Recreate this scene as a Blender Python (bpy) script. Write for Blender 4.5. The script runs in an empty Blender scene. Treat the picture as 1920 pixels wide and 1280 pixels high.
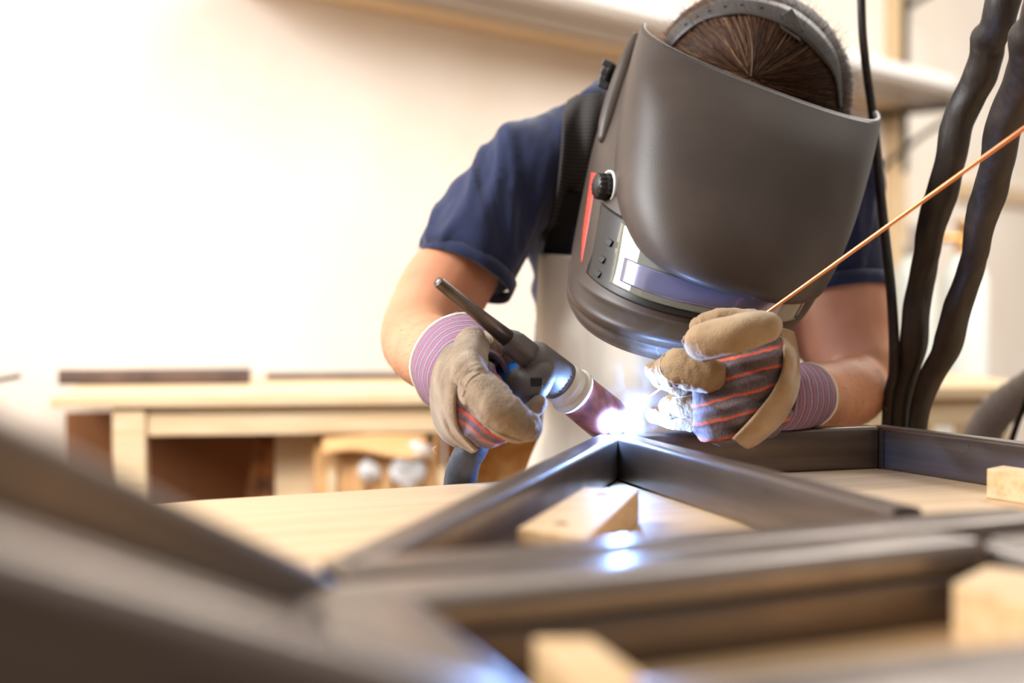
import bpy, bmesh, math, random
from math import sin, cos, pi, radians as R
from mathutils import Vector as V, Matrix, noise
from mathutils.bvhtree import BVHTree
random.seed(7)
C = bpy.context.scene.collection

# ------------------------------------------------------------------ camera, world, lights, exposure
CAM = V((0, 0, 1.06)); F = 2667.0; PITCH = math.atan(80 / F)
FW = V((0, cos(PITCH), -sin(PITCH))); UP = V((0, sin(PITCH), cos(PITCH))); RT = V((1, 0, 0))
cd = bpy.data.cameras.new('camera'); cam = bpy.data.objects.new('camera', cd); C.objects.link(cam)
cam.location = CAM; cam.rotation_euler = (pi / 2 - PITCH, 0, 0)
cd.sensor_width = 36; cd.lens = 36 * F / 1920; cd.clip_start = .02
cd.dof.use_dof = True; cd.dof.focus_distance = 1.27; cd.dof.aperture_fstop = 2.9
bpy.context.scene.camera = cam
w = bpy.data.worlds.new('world'); bpy.context.scene.world = w; w.use_nodes = True
w.node_tree.nodes['Background'].inputs[0].default_value = (1, .945, .89, 1)
w.node_tree.nodes['Background'].inputs[1].default_value = .5
vs = bpy.context.scene.view_settings
vs.view_transform = 'Standard'; vs.look = 'None'; vs.gamma = 1; vs.use_curve_mapping = False; vs.exposure = 0.42

def area(name, loc, tgt, sx, sy, power, col, spread=180):
    l = bpy.data.lights.new(name, 'AREA'); l.shape = 'RECTANGLE'; l.size = sx; l.size_y = sy
    l.energy = power; l.color = col; l.spread = R(spread)
    o = bpy.data.objects.new(name, l); C.objects.link(o); o.location = loc
    o.rotation_euler = (V(tgt) - V(loc)).to_track_quat('-Z', 'Y').to_euler()
    return o
area('window_light', (-1.75, 1.05, 2.25), (.15, 1.35, 1.1), 1.0, 1.4, 72, (.93, .96, 1))
area('wall_fill', (-.2, 1.7, 2.0), (-.65, 3.25, .8), 1.0, .5, 6.5, (1, .96, .93), 84)  # added lamp out of view, brightens the back wall only
area('far_wall_light', (2.6, 2.6, 2.6), (1.4, 5.2, 1.2), 1.5, 1.0, 34, (1, .96, .90), 110)  # lamp out of view, aimed at the far right of the back wall
area('back_light', (1.5, 3.3, 3.0), (.15, 1.3, 1.2), 1.6, 1.0, 42, (1, .95, .9))

# ------------------------------------------------------------------ helpers
def P(px, py, d):
    r = FW + RT * ((px - 960) / F) - UP * ((py - 640) / F)
    return CAM + r * (d / r.y)
def ray(px, py): return (FW + RT * ((px - 960) / F) - UP * ((py - 640) / F)).normalized()
def G(px, py, z):
    r = FW + RT * ((px - 960) / F) - UP * ((py - 640) / F)
    return CAM + r * ((z - CAM.z) / r.z)
def S(r, d): return r * d / F
def cr(pts, t):
    """Catmull-Rom through a list of tuples / Vectors, t in 0..1"""
    n = len(pts) - 1; x = min(max(t, 0), 1) * n; i = min(int(x), n - 1); f = x - i
    g = lambda k: pts[min(max(k, 0), n)]
    a, b, c, d = g(i - 1), g(i), g(i + 1), g(i + 2)
    return type(b)([.5 * (2 * b[k] + (c[k] - a[k]) * f + (2 * a[k] - 5 * b[k] + 4 * c[k] - d[k]) * f * f + (3 * b[k] - a[k] - 3 * c[k] + d[k]) * f ** 3) for k in range(len(b))])

def link(name, vs_, fs, m, parent=None, smooth=True, mat=None):
    """vs_ in world coordinates (or local to mat when given)"""
    me = bpy.data.meshes.new(name)
    off = V((0, 0, 0))
    if parent is not None and mat is None: off = origin(parent)
    me.from_pydata([tuple(V(v) - off) for v in vs_], [], fs)
    bm = bmesh.new(); bm.from_mesh(me); bmesh.ops.recalc_face_normals(bm, faces=bm.faces); bm.to_mesh(me); bm.free()
    if smooth: me.polygons.foreach_set('use_smooth', [True] * len(me.polygons))
    o = bpy.data.objects.new(name, me); C.objects.link(o)
    if m: me.materials.append(m)
    if parent is not None:
        o.parent = parent
        if mat is not None: o.matrix_local = Matrix.Translation(-origin(parent)) @ mat
    elif mat is not None: o.matrix_world = mat
    return o
def origin(o):
    p = V((0, 0, 0))
    while o is not None: p = p + V(o.location); o = o.parent
    return p
def thing(name, label, cat, loc, group=None):
    o = bpy.data.objects.new(name, None); C.objects.link(o); o.location = loc
    o.empty_display_size = .05; o['label'] = label; o['category'] = cat
    if group: o['group'] = group
    return o
def tag(o, label, cat, group=None):
    o['label'] = label; o['category'] = cat
    if group: o['group'] = group
    return o
def bevel(o, wd, seg=2, ang=40):
    b = o.modifiers.new('bevel', 'BEVEL'); b.width = wd; b.segments = seg; b.limit_method = 'ANGLE'; b.angle_limit = R(ang)
    return o

def ringmesh(rings, closed=True, cap=True):
    n = len(rings[0]); vv = [p for r in rings for p in r]; ff = []
    for i in range(len(rings) - 1):
        for k in range(n if closed else n - 1):
            a = i * n + k; b = i * n + (k + 1) % n
            ff.append((a, b, b + n, a + n))
    if cap and closed:
        ff.append(tuple(range(n))[::-1]); ff.append(tuple((len(rings) - 1) * n + k for k in range(n)))
    return vv, ff
def frames(pts):
    out = []; t0 = (pts[1] - pts[0]).normalized(); u = t0.orthogonal().normalized()
    for i in range(len(pts)):
        t = (pts[min(i + 1, len(pts) - 1)] - pts[max(i - 1, 0)])
        t = t.normalized() if t.length > 1e-9 else t0
        u = (u - t * u.dot(t)).normalized(); out.append((t, u, t.cross(u)))
    return out
def sweep(ctrl, n=24, seg=16, fn=None, round_ends=True, flat=1.0):
    """ctrl: list of (x,y,z,r) -> tube with rounded ends"""
    cs = [tuple(c) for c in ctrl]
    sm = [cr(cs, i / n) for i in range(n + 1)]
    pts = [V(s[:3]) for s in sm]; rs = [s[3] for s in sm]
    if round_ends:
        a = (pts[0] - pts[1]).normalized(); b = (pts[-1] - pts[-2]).normalized(); ra, rb = rs[0], rs[-1]
        k = [.3, .6, .85, .98]
        pts = [pts[0] + a * ra * q for q in k[::-1]] + pts + [pts[-1] + b * rb * q for q in k]
        rs = [ra * math.sqrt(1 - q * q) for q in k[::-1]] + rs + [rb * math.sqrt(1 - q * q) for q in k]
    rings = []
    for i, (p, (t, u, v_)) in enumerate(zip(pts, frames(pts))):
        ring = []
        for k in range(seg):
            a = 2 * pi * k / seg; r = rs[i]
            if fn: r *= fn(i / (len(pts) - 1), a)
            ring.append(p + u * (cos(a) * r) + v_ * (sin(a) * r * flat))
        rings.append(ring)
    return ringmesh(rings)
def PC(lst): return [(*P(a, b, d), S(r, d)) for a, b, d, r in lst]
def join(*ms):
    vv, ff = [], []
    for v_, f_ in ms:
        o = len(vv); vv += list(v_); ff += [tuple(i + o for i in f) for f in f_]
    return vv, ff
def ellipsoid(c, ax, ay, az, nu=20, nv=14):
    rings = []
    for i in range(nv + 1):
        t = pi * i / nv; z = cos(t); s = max(sin(t), .001)
        rings.append([c + ax * (s * cos(2 * pi * k / nu)) + ay * (s * sin(2 * pi * k / nu)) + az * z for k in range(nu)])
    return ringmesh(rings)
def ell(px, py, d, rx, ry, rd, rot=0, yaw=0):
    a = R(rot); b = R(yaw)
    X = RT * cos(a) - UP * sin(a); Y = RT * sin(a) + UP * cos(a); Z = FW.copy()
    X2 = X * cos(b) + Z * sin(b); Z2 = Z * cos(b) - X * sin(b)
    return ellipsoid(P(px, py, d), X2 * S(rx, d), Y * S(ry, d), Z2 * rd)
def box(c, ax, ay, az):
    vv = [c + ax * i + ay * j + az * k for i in (-1, 1) for j in (-1, 1) for k in (-1, 1)]
    return vv, [(0, 1, 3, 2), (4, 6, 7, 5), (0, 4, 5, 1), (2, 3, 7, 6), (0, 2, 6, 4), (1, 5, 7, 3)]
def cyl(c, axis, r, h, seg=24, fn=None, bev=.12):
    t = axis.normalized(); u = t.orthogonal().normalized(); v_ = t.cross(u); rings = []
    for z, s in ((-.5, 1 - bev), (-.5 + bev * .5, 1), (.5 - bev * .5, 1), (.5, 1 - bev)):
        rings.append([c + t * (z * h) + (u * cos(2 * pi * k / seg) + v_ * sin(2 * pi * k / seg)) * r * s * (fn(2 * pi * k / seg) if fn else 1) for k in range(seg)])
    return ringmesh(rings)
def lathe(p0, axis, prof, seg=28, fn=None):
    """prof: list of (distance along axis, radius)"""
    t = axis.normalized(); u = t.orthogonal().normalized(); v_ = t.cross(u)
    return ringmesh([[p0 + t * a + (u * cos(2 * pi * k / seg) + v_ * sin(2 * pi * k / seg)) * r * (fn(2 * pi * k / seg) if fn else 1) for k in range(seg)] for a, r in prof])
def remesh(name, parts, voxel, smooth_it, m, parent, fn=None):
    vv, ff = join(*parts)
    me = bpy.data.meshes.new(name); me.from_pydata([tuple(v_) for v_ in vv], [], ff)
    bm = bmesh.new(); bm.from_mesh(me); bmesh.ops.recalc_face_normals(bm, faces=bm.faces); bm.to_mesh(me); bm.free()
    o = bpy.data.objects.new('tmp', me); C.objects.link(o)
    r = o.modifiers.new('r', 'REMESH'); r.mode = 'VOXEL'; r.voxel_size = voxel
    s = o.modifiers.new('s', 'SMOOTH'); s.factor = .6; s.iterations = smooth_it
    dg = bpy.context.evaluated_depsgraph_get(); ev = o.evaluated_get(dg); m2 = bpy.data.meshes.new_from_object(ev)
    vv = [v_.co.copy() for v_ in m2.vertices]; ns = [v_.normal.copy() for v_ in m2.vertices]; ff = [tuple(p.vertices) for p in m2.polygons]
    bpy.data.objects.remove(o); bpy.data.meshes.remove(me); bpy.data.meshes.remove(m2)
    if fn: vv = [a + b * fn(a, b) for a, b in zip(vv, ns)]
    ob = link(name, vv, ff, m, parent); return ob, BVHTree.FromPolygons(vv, ff)
def slab(grid, th, flip=False):
    """grid[i][j] of Vectors -> sheet with thickness th"""
    ni, nj = len(grid), len(grid[0]); vv = []; nn = []
    for i in range(ni):
        for j in range(nj):
            a = grid[min(i + 1, ni - 1)][j] - grid[max(i - 1, 0)][j]; b = grid[i][min(j + 1, nj - 1)] - grid[i][max(j - 1, 0)]
            n = a.cross(b); n = n.normalized() if n.length > 1e-12 else V((0, -1, 0))
            if flip: n = -n
            vv.append(grid[i][j]); nn.append(n)
    N = ni * nj; vv = vv + [p - n * th for p, n in zip(vv, nn)]; ff = []
    for i in range(ni - 1):
        for j in range(nj - 1):
            a = i * nj + j; q = (a, a + 1, a + nj + 1, a + nj); ff.append(q); ff.append(tuple(k + N for k in q[::-1]))
    for i in range(ni - 1):
        for j in (0, nj - 1):
            a = i * nj + j; ff.append((a, a + nj, a + nj + N, a + N))
    for j in range(nj - 1):
        for i in (0, ni - 1):
            a = i * nj + j; ff.append((a, a + 1, a + 1 + N, a + N))
    return vv, ff
def drape(bvh, left, right, ni, nj, off, fallback, th, bulge=0):
    """sheet between two pixel polylines laid on the surface the camera ray meets"""
    grid = []
    for i in range(ni + 1):
        a = cr(left, i / ni); b = cr(right, i / ni); row = []
        for j in range(nj + 1):
            s = j / nj; px = a[0] + (b[0] - a[0]) * s; py = a[1] + (b[1] - a[1]) * s
            h = bvh.ray_cast(CAM, ray(px, py))
            row.append(h[0] - ray(px, py) * (off + bulge * sin(pi * s)) if h[0] is not None else None)
        grid.append(row)
    for i in range(ni + 1):
        for j in range(nj + 1):
            if grid[i][j] is None:
                near = sorted(((abs(i - a) * 1.0 + abs(j - b), a, b) for a in range(ni + 1) for b in range(nj + 1) if grid[a][b] is not None and abs(a - i) + abs(b - j) < 8), key=lambda q: q[0])
                a = cr(left, i / ni); b = cr(right, i / ni); s = j / nj
                d = grid[near[0][1]][near[0][2]].y + .002 * near[0][0] if near else fallback
                row_p = P(a[0] + (b[0] - a[0]) * s, a[1] + (b[1] - a[1]) * s, d); grid[i][j] = row_p
    # relax depth
    for _ in range(3):
        g2 = [[p.copy() for p in r] for r in grid]
        for i in range(ni + 1):
            for j in range(nj + 1):
                ys = [grid[a][b] for a, b in ((i - 1, j), (i + 1, j), (i, j - 1), (i, j + 1)) if 0 <= a <= ni and 0 <= b <= nj]
                y = sum(q.y for q in ys) / len(ys); p = grid[i][j]; r_ = (p - CAM); ny = min(.5 * p.y + .5 * y, p.y + .002)
                g2[i][j] = CAM + r_ * (ny / r_.y)
        grid = g2
    return slab(grid, -th)

# ------------------------------------------------------------------ materials
def lin(c): return tuple(((x / 255) / 12.92 if x / 255 <= .04045 else ((x / 255 + .055) / 1.055) ** 2.4) for x in c)
class M:
    def __init__(s, name, col=(128, 128, 128), rough=.5, metal=0, spec=.5, **k):
        s.m = bpy.data.materials.new(name); s.m.use_nodes = True; s.t = s.m.node_tree; s.b = s.t.nodes['Principled BSDF']
        s.b.inputs['Base Color'].default_value = (*lin(col), 1); s.b.inputs['Roughness'].default_value = rough
        s.b.inputs['Metallic'].default_value = metal; s.b.inputs['Specular IOR Level'].default_value = spec
        for a, v_ in k.items(): s.b.inputs[a.replace('_', ' ')].default_value = v_
        s.h = None
    def n(s, typ, **k):
        x = s.t.nodes.new(typ)
        for a, v_ in k.items():
            if hasattr(x, a): setattr(x, a, v_)
        return x
    def l(s, a, b): s.t.links.new(a, b)
    def coord(s, scale=(1, 1, 1), rot=(0, 0, 0)):
        c = s.n('ShaderNodeTexCoord'); mp = s.n('ShaderNodeMapping'); mp.inputs['Scale'].default_value = scale; mp.inputs['Rotation'].default_value = rot
        s.l(c.outputs['Object'], mp.inputs[0]); return mp.outputs[0]
    def noise(s, scale, vec=None, detail=4, dist=0, rough=.5):
        x = s.n('ShaderNodeTexNoise'); x.inputs['Scale'].default_value = scale; x.inputs['Detail'].default_value = detail
        x.inputs['Distortion'].default_value = dist; x.inputs['Roughness'].default_value = rough
        s.l(vec if vec is not None else s.coord(), x.inputs['Vector']); return x.outputs['Fac']
    def ramp(s, fac, stops, interp='LINEAR'):
        x = s.n('ShaderNodeValToRGB'); x.color_ramp.interpolation = interp
        e = x.color_ramp.elements
        while len(e) < len(stops): e.new(.5)
        for q, (p, c) in zip(e, stops): q.position = p; q.color = (*lin(c), 1)
        s.l(fac, x.inputs[0]); return x.outputs[0]
    def mix(s, fac, a, b, mode='MIX'):
        x = s.n('ShaderNodeMix'); x.data_type = 'RGBA'; x.blend_type = mode
        for sock, v_ in ((x.inputs[0], fac), (x.inputs[6], a), (x.inputs[7], b)):
            if isinstance(v_, (int, float)): sock.default_value = v_
            elif isinstance(v_, tuple): sock.default_value = (*v_, 1)
            else: s.l(v_, sock)
        return x.outputs[2]
    def math(s, op, a, b=0.0):
        x = s.n('ShaderNodeMath'); x.operation = op
        for i, v_ in enumerate((a, b)):
            if isinstance(v_, (int, float)): x.inputs[i].default_value = v_
            else: s.l(v_, x.inputs[i])
        return x.outputs[0]
    def col(s, c): s.l(c, s.b.inputs['Base Color']); return s
    def bump(s, h, dist=.001, strength=1):
        x = s.n('ShaderNodeBump'); x.inputs['Distance'].default_value = dist; x.inputs['Strength'].default_value = strength
        s.l(h, x.inputs['Height'])
        if s.h is not None: s.l(s.h, x.inputs['Normal'])
        s.h = x.outputs[0]; s.l(s.h, s.b.inputs['Normal']); return s
    def rough(s, f, lo, hi):
        x = s.n('ShaderNodeMapRange'); x.inputs[3].default_value = lo; x.inputs[4].default_value = hi; s.l(f, x.inputs[0]); s.l(x.outputs[0], s.b.inputs['Roughness']); return s

def m_steel(name, a, b, c):
    m = M(name, a, .38, .68)
    st = m.noise(5, m.coord((1, 22, 22)), 5); n2 = m.noise(40, None, 4)
    m.col(m.mix(m.math('MULTIPLY', n2, .4), m.ramp(st, [(.25, a), (.5, b), (.75, c)]), lin(a)))
    m.rough(n2, .22, .40); m.bump(n2, .0003, .5); return m.m
STEEL = m_steel('mill_scale_steel', (100, 88, 79), (116, 103, 94), (134, 121, 112))
STEEL2 = m_steel('brushed_steel', (128, 116, 107), (146, 135, 127), (164, 154, 147))
def m_wood(name, a, b, c, sc=1.0, rgh=.55, stretch=(1, 14, 14)):
    m = M(name, a, rgh)
    g = m.noise(5 * sc, m.coord(stretch), 5, .6); f = m.noise(60 * sc, m.coord((1, 12, 12)), 3)
    m.col(m.mix(m.math('MULTIPLY', f, .35), m.ramp(g, [(.3, a), (.5, b), (.72, c)]), lin(c))); m.bump(f, .0004, .4); return m.m
PLY = m_wood('birch_plywood', (222, 192, 154), (215, 182, 140), (202, 164, 118), .7, .5)
PINE = m_wood('pine_board', (226, 205, 172), (220, 192, 152), (204, 170, 126))
BLOCKW = m_wood('pine_block', (236, 204, 160), (226, 190, 140), (206, 160, 108), 2)
KNOT = M('wood_knot', (110, 72, 44), .7).m
PLAST = M('plaster', (244, 226, 204), .9)
_n = PLAST.noise(1.6, None, 5); _n2 = PLAST.noise(14, None, 5)
PLAST.col(PLAST.ramp(_n, [(.3, (238, 222, 204)), (.55, (245, 232, 217)), (.8, (250, 240, 229))])); PLAST.bump(_n2, .004, .4); PLAST = PLAST.m
FLOORM = M('concrete_floor', (150, 135, 120), .8); FLOORM.col(FLOORM.ramp(FLOORM.noise(3), [(.3, (104, 88, 74)), (.7, (128, 110, 94))])); FLOORM = FLOORM.m
SHELLM = M('black_helmet_plastic', (72, 59, 50), .44)
_n = SHELLM.noise(9, None, 5); _f = SHELLM.noise(900, None, 2)
SHELLM.col(SHELLM.ramp(_n, [(.3, (62, 50, 42)), (.6, (76, 63, 54)), (.85, (96, 82, 72))])); SHELLM.rough(_n, .38, .52); SHELLM.bump(_f, .0002, .5); SHELLM = SHELLM.m
BLK = M('black_plastic', (40, 36, 34), .4).m
GREYP = M('dark_grey_phenolic', (104, 97, 93), .5); GREYP.bump(GREYP.noise(700), .0003, .5); GREYP = GREYP.m
STRAPM = M('grey_headgear_plastic', (74, 67, 62), .45).m
WHITE = M('white_print', (235, 232, 226), .5).m
RED = M('red_sticker', (222, 62, 44), .45); RED.col(RED.ramp(RED.noise(420, None, 3), [(.3, (190, 44, 34)), (.45, (224, 66, 48)), (.72, (230, 90, 70))])); RED = RED.m
LENS = M('clear_cover_lens', (150, 148, 132), .06, 0, .9, Transmission_Weight=.35, Alpha=1.0, Coat_Weight=.6); LENS = LENS.m
FILTER = M('violet_welding_filter', (150, 146, 172), .14, .6, .8).m
CERAM = M('pink_ceramic', (156, 98, 96), .45); CERAM.col(CERAM.ramp(CERAM.noise(60, None, 5, 1), [(.3, (122, 74, 80)), (.5, (160, 100, 98)), (.75, (186, 124, 112))])); CERAM = CERAM.m
CREAM = M('cream_insulator', (236, 226, 208), .4).m
BLUE = M('blue_grip', (24, 112, 196), .35).m
SUEDE = M('tan_suede', (172, 148, 118), .92, Sheen_Weight=.4)
_n = SUEDE.noise(45, None, 5); _f = SUEDE.noise(700, None, 3)
SUEDE.col(SUEDE.mix(SUEDE.math('MULTIPLY', _f, .7), SUEDE.ramp(_n, [(.3, (150, 124, 98)), (.6, (184, 160, 132)), (.8, (208, 188, 162))]), lin((112, 88, 66)))); SUEDE.bump(_f, .0014, .9); SUEDE.bump(SUEDE.noise(60, None, 3), .002, .5)
SUEDE = SUEDE.m
SUEDE2 = M('golden_suede', (178, 146, 104), .8, Sheen_Weight=.3)
_n = SUEDE2.noise(30, None, 5); _f = SUEDE2.noise(600, None, 3)
SUEDE2.col(SUEDE2.mix(SUEDE2.math('MULTIPLY', _f, .3), SUEDE2.ramp(_n, [(.3, (158, 124, 84)), (.6, (184, 152, 112)), (.8, (204, 178, 140))]), lin((120, 90, 60)))); SUEDE2.bump(_f, .0009, .8); SUEDE2.bump(SUEDE2.noise(45, None, 3), .003, .5)
SUEDE2 = SUEDE2.m
def m_stripe(name, axis, freq, stops, tw=900):
    m = M(name, (110, 90, 100), .95)
    c = m.n('ShaderNodeTexCoord'); d = m.n('ShaderNodeVectorMath'); d.operation = 'DOT_PRODUCT'
    ax = V(axis).normalized(); d.inputs[1].default_value = ax; m.l(c.outputs['Object'], d.inputs[0])
    nz = m.noise(22, None, 3); x = m.math('ADD', d.outputs['Value'], m.math('MULTIPLY', nz, .012))
    fr = m.math('FRACT', m.math('MULTIPLY', x, freq))
    col = m.ramp(fr, stops); f = m.noise(tw, m.coord((1, 1, .25), (0, .8, 0)), 2)
    m.col(m.mix(m.math('MULTIPLY', m.ramp(f, [(.4, (0, 0, 0)), (.65, (255, 255, 255))]), .16), col, lin((180, 172, 180)))); m.bump(f, .0006, .6); m.bump(m.noise(35, None, 3), .004, .6)
    return m.m
def m_skin():
    m = M('skin', (214, 150, 112), .5, 0, .4, Subsurface_Weight=.12)
    m.b.inputs['Subsurface Radius'].default_value = (.01, .004, .002)
    n = m.noise(18, None, 4); f = m.noise(300, None, 3)
    m.col(m.ramp(n, [(.3, (208, 140, 102)), (.6, (218, 154, 116)), (.8, (226, 168, 132))])); m.bump(f, .0004, .5); return m.m
SKIN = m_skin()
SHIRT = M('navy_cotton', (34, 44, 82), .95, Sheen_Weight=.25)
_f = SHIRT.noise(900, None, 2); SHIRT.bump(_f, .0004, .4); _w = SHIRT.noise(9, SHIRT.coord((2.2, 1, .7), (0, .5, 0)), 2, .4)
SHIRT.col(SHIRT.ramp(SHIRT.noise(6), [(.3, (24, 31, 62)), (.7, (32, 41, 78))])); SHIRT.bump(_w, .03, .5); SHIRT = SHIRT.m
CANVAS = M('cream_canvas', (232, 218, 196), .9)
CANVAS.col(CANVAS.ramp(CANVAS.noise(7, None, 5), [(.25, (228, 210, 184)), (.45, (246, 235, 216)), (.8, (252, 245, 232))])); CANVAS.bump(CANVAS.noise(8, CANVAS.coord((3, 1, .5)), 2), .02, .4); CANVAS.bump(CANVAS.noise(900), .0004, .4); CANVAS = CANVAS.m
WEB = M('black_ribbed_webbing', (46, 42, 40), .9)
_w = WEB.n('ShaderNodeTexWave'); _w.inputs['Scale'].default_value = 75; _w.bands_direction = 'Z'; WEB.l(WEB.coord(), _w.inputs['Vector'])
WEB.col(WEB.ramp(_w.outputs['Fac'], [(.2, (36, 33, 32)), (.8, (78, 72, 68))])); WEB.bump(_w.outputs['Fac'], .001, .6); WEB = WEB.m
DARKC = M('black_cloth', (30, 27, 27), .95).m
HAIR = M('brown_hair', (96, 62, 40), .42, 0, .35)
_a = HAIR.n('ShaderNodeAttribute'); _a.attribute_name = 'tint'
HAIR.col(HAIR.ramp(_a.outputs['Fac'], [(0, (52, 32, 21)), (.45, (92, 60, 40)), (.8, (140, 98, 66)), (1, (205, 162, 122))])); HAIR = HAIR.m
HAIRB = M('dark_hair_base', (56, 36, 25), .7); HAIRB.bump(HAIRB.noise(200), .002, .6); HAIRB = HAIRB.m
RUB = M('black_rubber_hose', (52, 44, 40), .5)
_n = RUB.noise(28, None, 5); RUB.col(RUB.ramp(_n, [(.3, (38, 32, 30)), (.6, (56, 47, 42)), (.85, (84, 66, 52))])); RUB.rough(_n, .35, .65); RUB.bump(RUB.noise(70, RUB.coord((1, 1, .3)), 4), .003, .6); RUB = RUB.m
BLUEBLK = M('blue_black_leather', (66, 72, 86), .5); BLUEBLK.bump(BLUEBLK.noise(60), .003, .6); BLUEBLK = BLUEBLK.m
COPPER = M('copper_rod', (232, 150, 104), .3, .9).m
GREYHOSE = M('grey_hose', (150, 140, 132), .7).m
CARD = M('cardboard', (206, 158, 104), .85); CARD.col(CARD.ramp(CARD.noise(10, None, 4), [(.3, (186, 134, 80)), (.6, (212, 164, 110)), (.8, (226, 184, 134))])); CARD = CARD.m
OSB = M('strand_board', (214, 150, 80), .8); OSB.col(OSB.ramp(OSB.noise(26, None, 4, 1.5), [(.3, (206, 132, 62)), (.5, (240, 180, 104)), (.7, (252, 212, 150))])); OSB = OSB.m
BARK = M('dark_bark', (96, 56, 26), .9); BARK.col(BARK.ramp(BARK.noise(16, None, 4), [(.35, (60, 32, 16)), (.6, (150, 92, 44)), (.8, (188, 128, 70))])); BARK = BARK.m
HARDB = M('brown_hardboard', (132, 82, 42), .8); HARDB.col(HARDB.ramp(HARDB.noise(4), [(.3, (122, 74, 38)), (.7, (142, 92, 50))])); HARDB = HARDB.m
FILM = M('clear_film', (240, 240, 240), .15, 0, .8, Alpha=.45).m
GLASSW = M('grey_green_cylinder_paint', (206, 210, 202), .4).m
BRASS = M('brass', (190, 140, 70), .35, .9).m
SHELFM = M('worn_shelf_metal', (170, 158, 148), .5, .5).m
BRKT = M('black_bracket', (44, 40, 38), .5, .5).m
DENIM = M('dark_trousers', (48, 50, 62), .95).m
BOOT = M('black_boot_leather', (34, 30, 28), .5).m

# ------------------------------------------------------------------ setting
def flatbox(name, c, ax, ay, az, m, parent=None, bev=0):
    """box whose local axes follow ax, ay, az (half extents)"""
    X, Y, Z = ax.length, ay.length, az.length
    mat = Matrix((ax / X, ay / Y, az / Z)).transposed().to_4x4(); mat.translation = c
    vv, ff = box(V((0, 0, 0)), V((X, 0, 0)), V((0, Y, 0)), V((0, 0, Z)))
    o = link(name, vv, ff, m, parent, False, mat)
    if bev: bevel(o, bev)
    return o
WD = V((.683, .730, 0)).normalized()        # wall direction, receding to the right
WN = V((WD.y, -WD.x, 0))                    # towards the room
W0 = V((-.415, 3.57, 0))
wl = flatbox('wall_back', W0 + WD * 1.5 - WN * .05 + V((0, 0, 1.5)), WD * 6, WN * .05, V((0, 0, 1.5)), PLAST); wl['kind'] = 'structure'
fl = flatbox('floor', V((.5, 2.5, -.05)), V((7, 0, 0)), V((0, 7, 0)), V((0, 0, .05)), FLOORM); fl['kind'] = 'structure'
DW = M('dark_blocker_wall', (112, 84, 62), .8); DW.col(DW.ramp(DW.noise(3, DW.coord((6, 1, 1))), [(.3, (66, 46, 32)), (.7, (84, 60, 44))])); DW = DW.m  # kept dark so the blocker reflects little onto the near steel
wf = flatbox('wall_front_blocker', V((.3, -1.3, 1.3)), V((3.4, 0, 0)), V((0, .05, 0)), V((0, 0, 1.3)), DW); wf['kind'] = 'structure'  # unseen wall added behind the camera to cut frontal light

# wall shelf: front edge high in the picture, wall edge below it
SZ = 1.81
def onwall(px, z):
    r = ray(px, 100); # solve intersection with the vertical wall plane
    k = (W0 - CAM).dot(WN) / V((r.x, r.y, 0)).dot(WN); p = CAM + r * k; p.z = z; return p
s0 = onwall(430, SZ); s1 = onwall(1655, SZ)
sh = thing('wall_shelf', 'long wall shelf of worn boards on black brackets, above the workbench behind the welder', 'shelf', (s0 + s1) / 2)
sc_ = (s0 + s1) / 2; hl = (s1 - s0).length / 2
for i, (o0, o1, m_) in enumerate(((.008, .14, PINE), (.15, .285, SHELFM), (.295, .40, SHELFM))):
    flatbox('shelf_board', sc_ + WN * ((o0 + o1) / 2) + V((0, 0, -.012 + .004 * i)), WD * hl, WN * ((o1 - o0) / 2), V((0, 0, .012)), m_, sh)
for t in (.985,):
    p = s0 + (s1 - s0) * t
    b1 = flatbox('shelf_bracket', p + WN * .20 + V((0, 0, -.04)), WD * .012, WN * .2, V((0, 0, .012)), BRKT, sh)
    vv, ff = sweep([(*(p + WN * .012 + V((0, 0, -.26))), .010), (*(p + WN * .2 + V((0, 0, -.13))), .010), (*(p + WN * .37 + V((0, 0, -.055))), .010)], 6, 8); link('bracket_strut', vv, ff, BRKT, sh)
# upright post with a second, higher bracket
pp = onwall(1652, 0)
po = thing('shelf_post', 'tall pale wooden post with black steel strip behind the right shelf end', 'post', pp + WN * .05)
flatbox('post', pp + WN * .03 + WD * .07 + V((0, 0, 1.5)), WD * .045, WN * .025, V((0, 0, 1.48)), PINE, po)
flatbox('steel_strip', pp + WN * .06 + WD * .08 + V((0, 0, 2.05)), WD * .014, WN * .008, V((0, 0, .5)), BRKT, po)
p = pp + WN * .06 + WD * .08 + V((0, 0, 2.19))
vv, ff = sweep([(*p, .014), (*(p + WN * .14 + V((0, 0, .05))), .013), (*(p + WN * .34 + V((0, 0, .07))), .012)], 8, 8); link('bracket_arm', vv, ff, BRKT, po)
# things lying on the shelf
for k, (t, ln, wd, hh, off, m_, lb, nm) in enumerate((
        (.34, .55, .05, .03, .33, WHITE, 'white painted trim board lying on the wall shelf, left of the helmet', 'trim_board'),
        (.62, .38, .045, .045, .22, SHELFM, 'grey metal profile lying on the wall shelf, behind the helmet', 'metal_profile'),
        (.80, .45, .05, .02, .33, WHITE, 'white board at the right end of the wall shelf', 'white_board'))):
    c = s0 + (s1 - s0) * t + WN * off + V((0, 0, hh + .013)) 
    o = flatbox(nm, c, WD * ln, WN * wd, V((0, 0, hh)), m_, None, .004); tag(o, lb, 'board' if 'board' in nm else 'metal bar')
p0 = onwall(-60, 1); r0 = P(-50, 722, 2.85); r1 = P(36, 705, 2.62)
vv, ff = sweep([(*(p0 * 0 + r0 + (r0 - r1) * .6), .006), (*r0, .006), (*r1, .005)], 6, 8); tag(link('metal_rod', vv, ff, BRKT), 'thin black rod poking into view at the left edge, beside the back workbench', 'rod')

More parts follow.
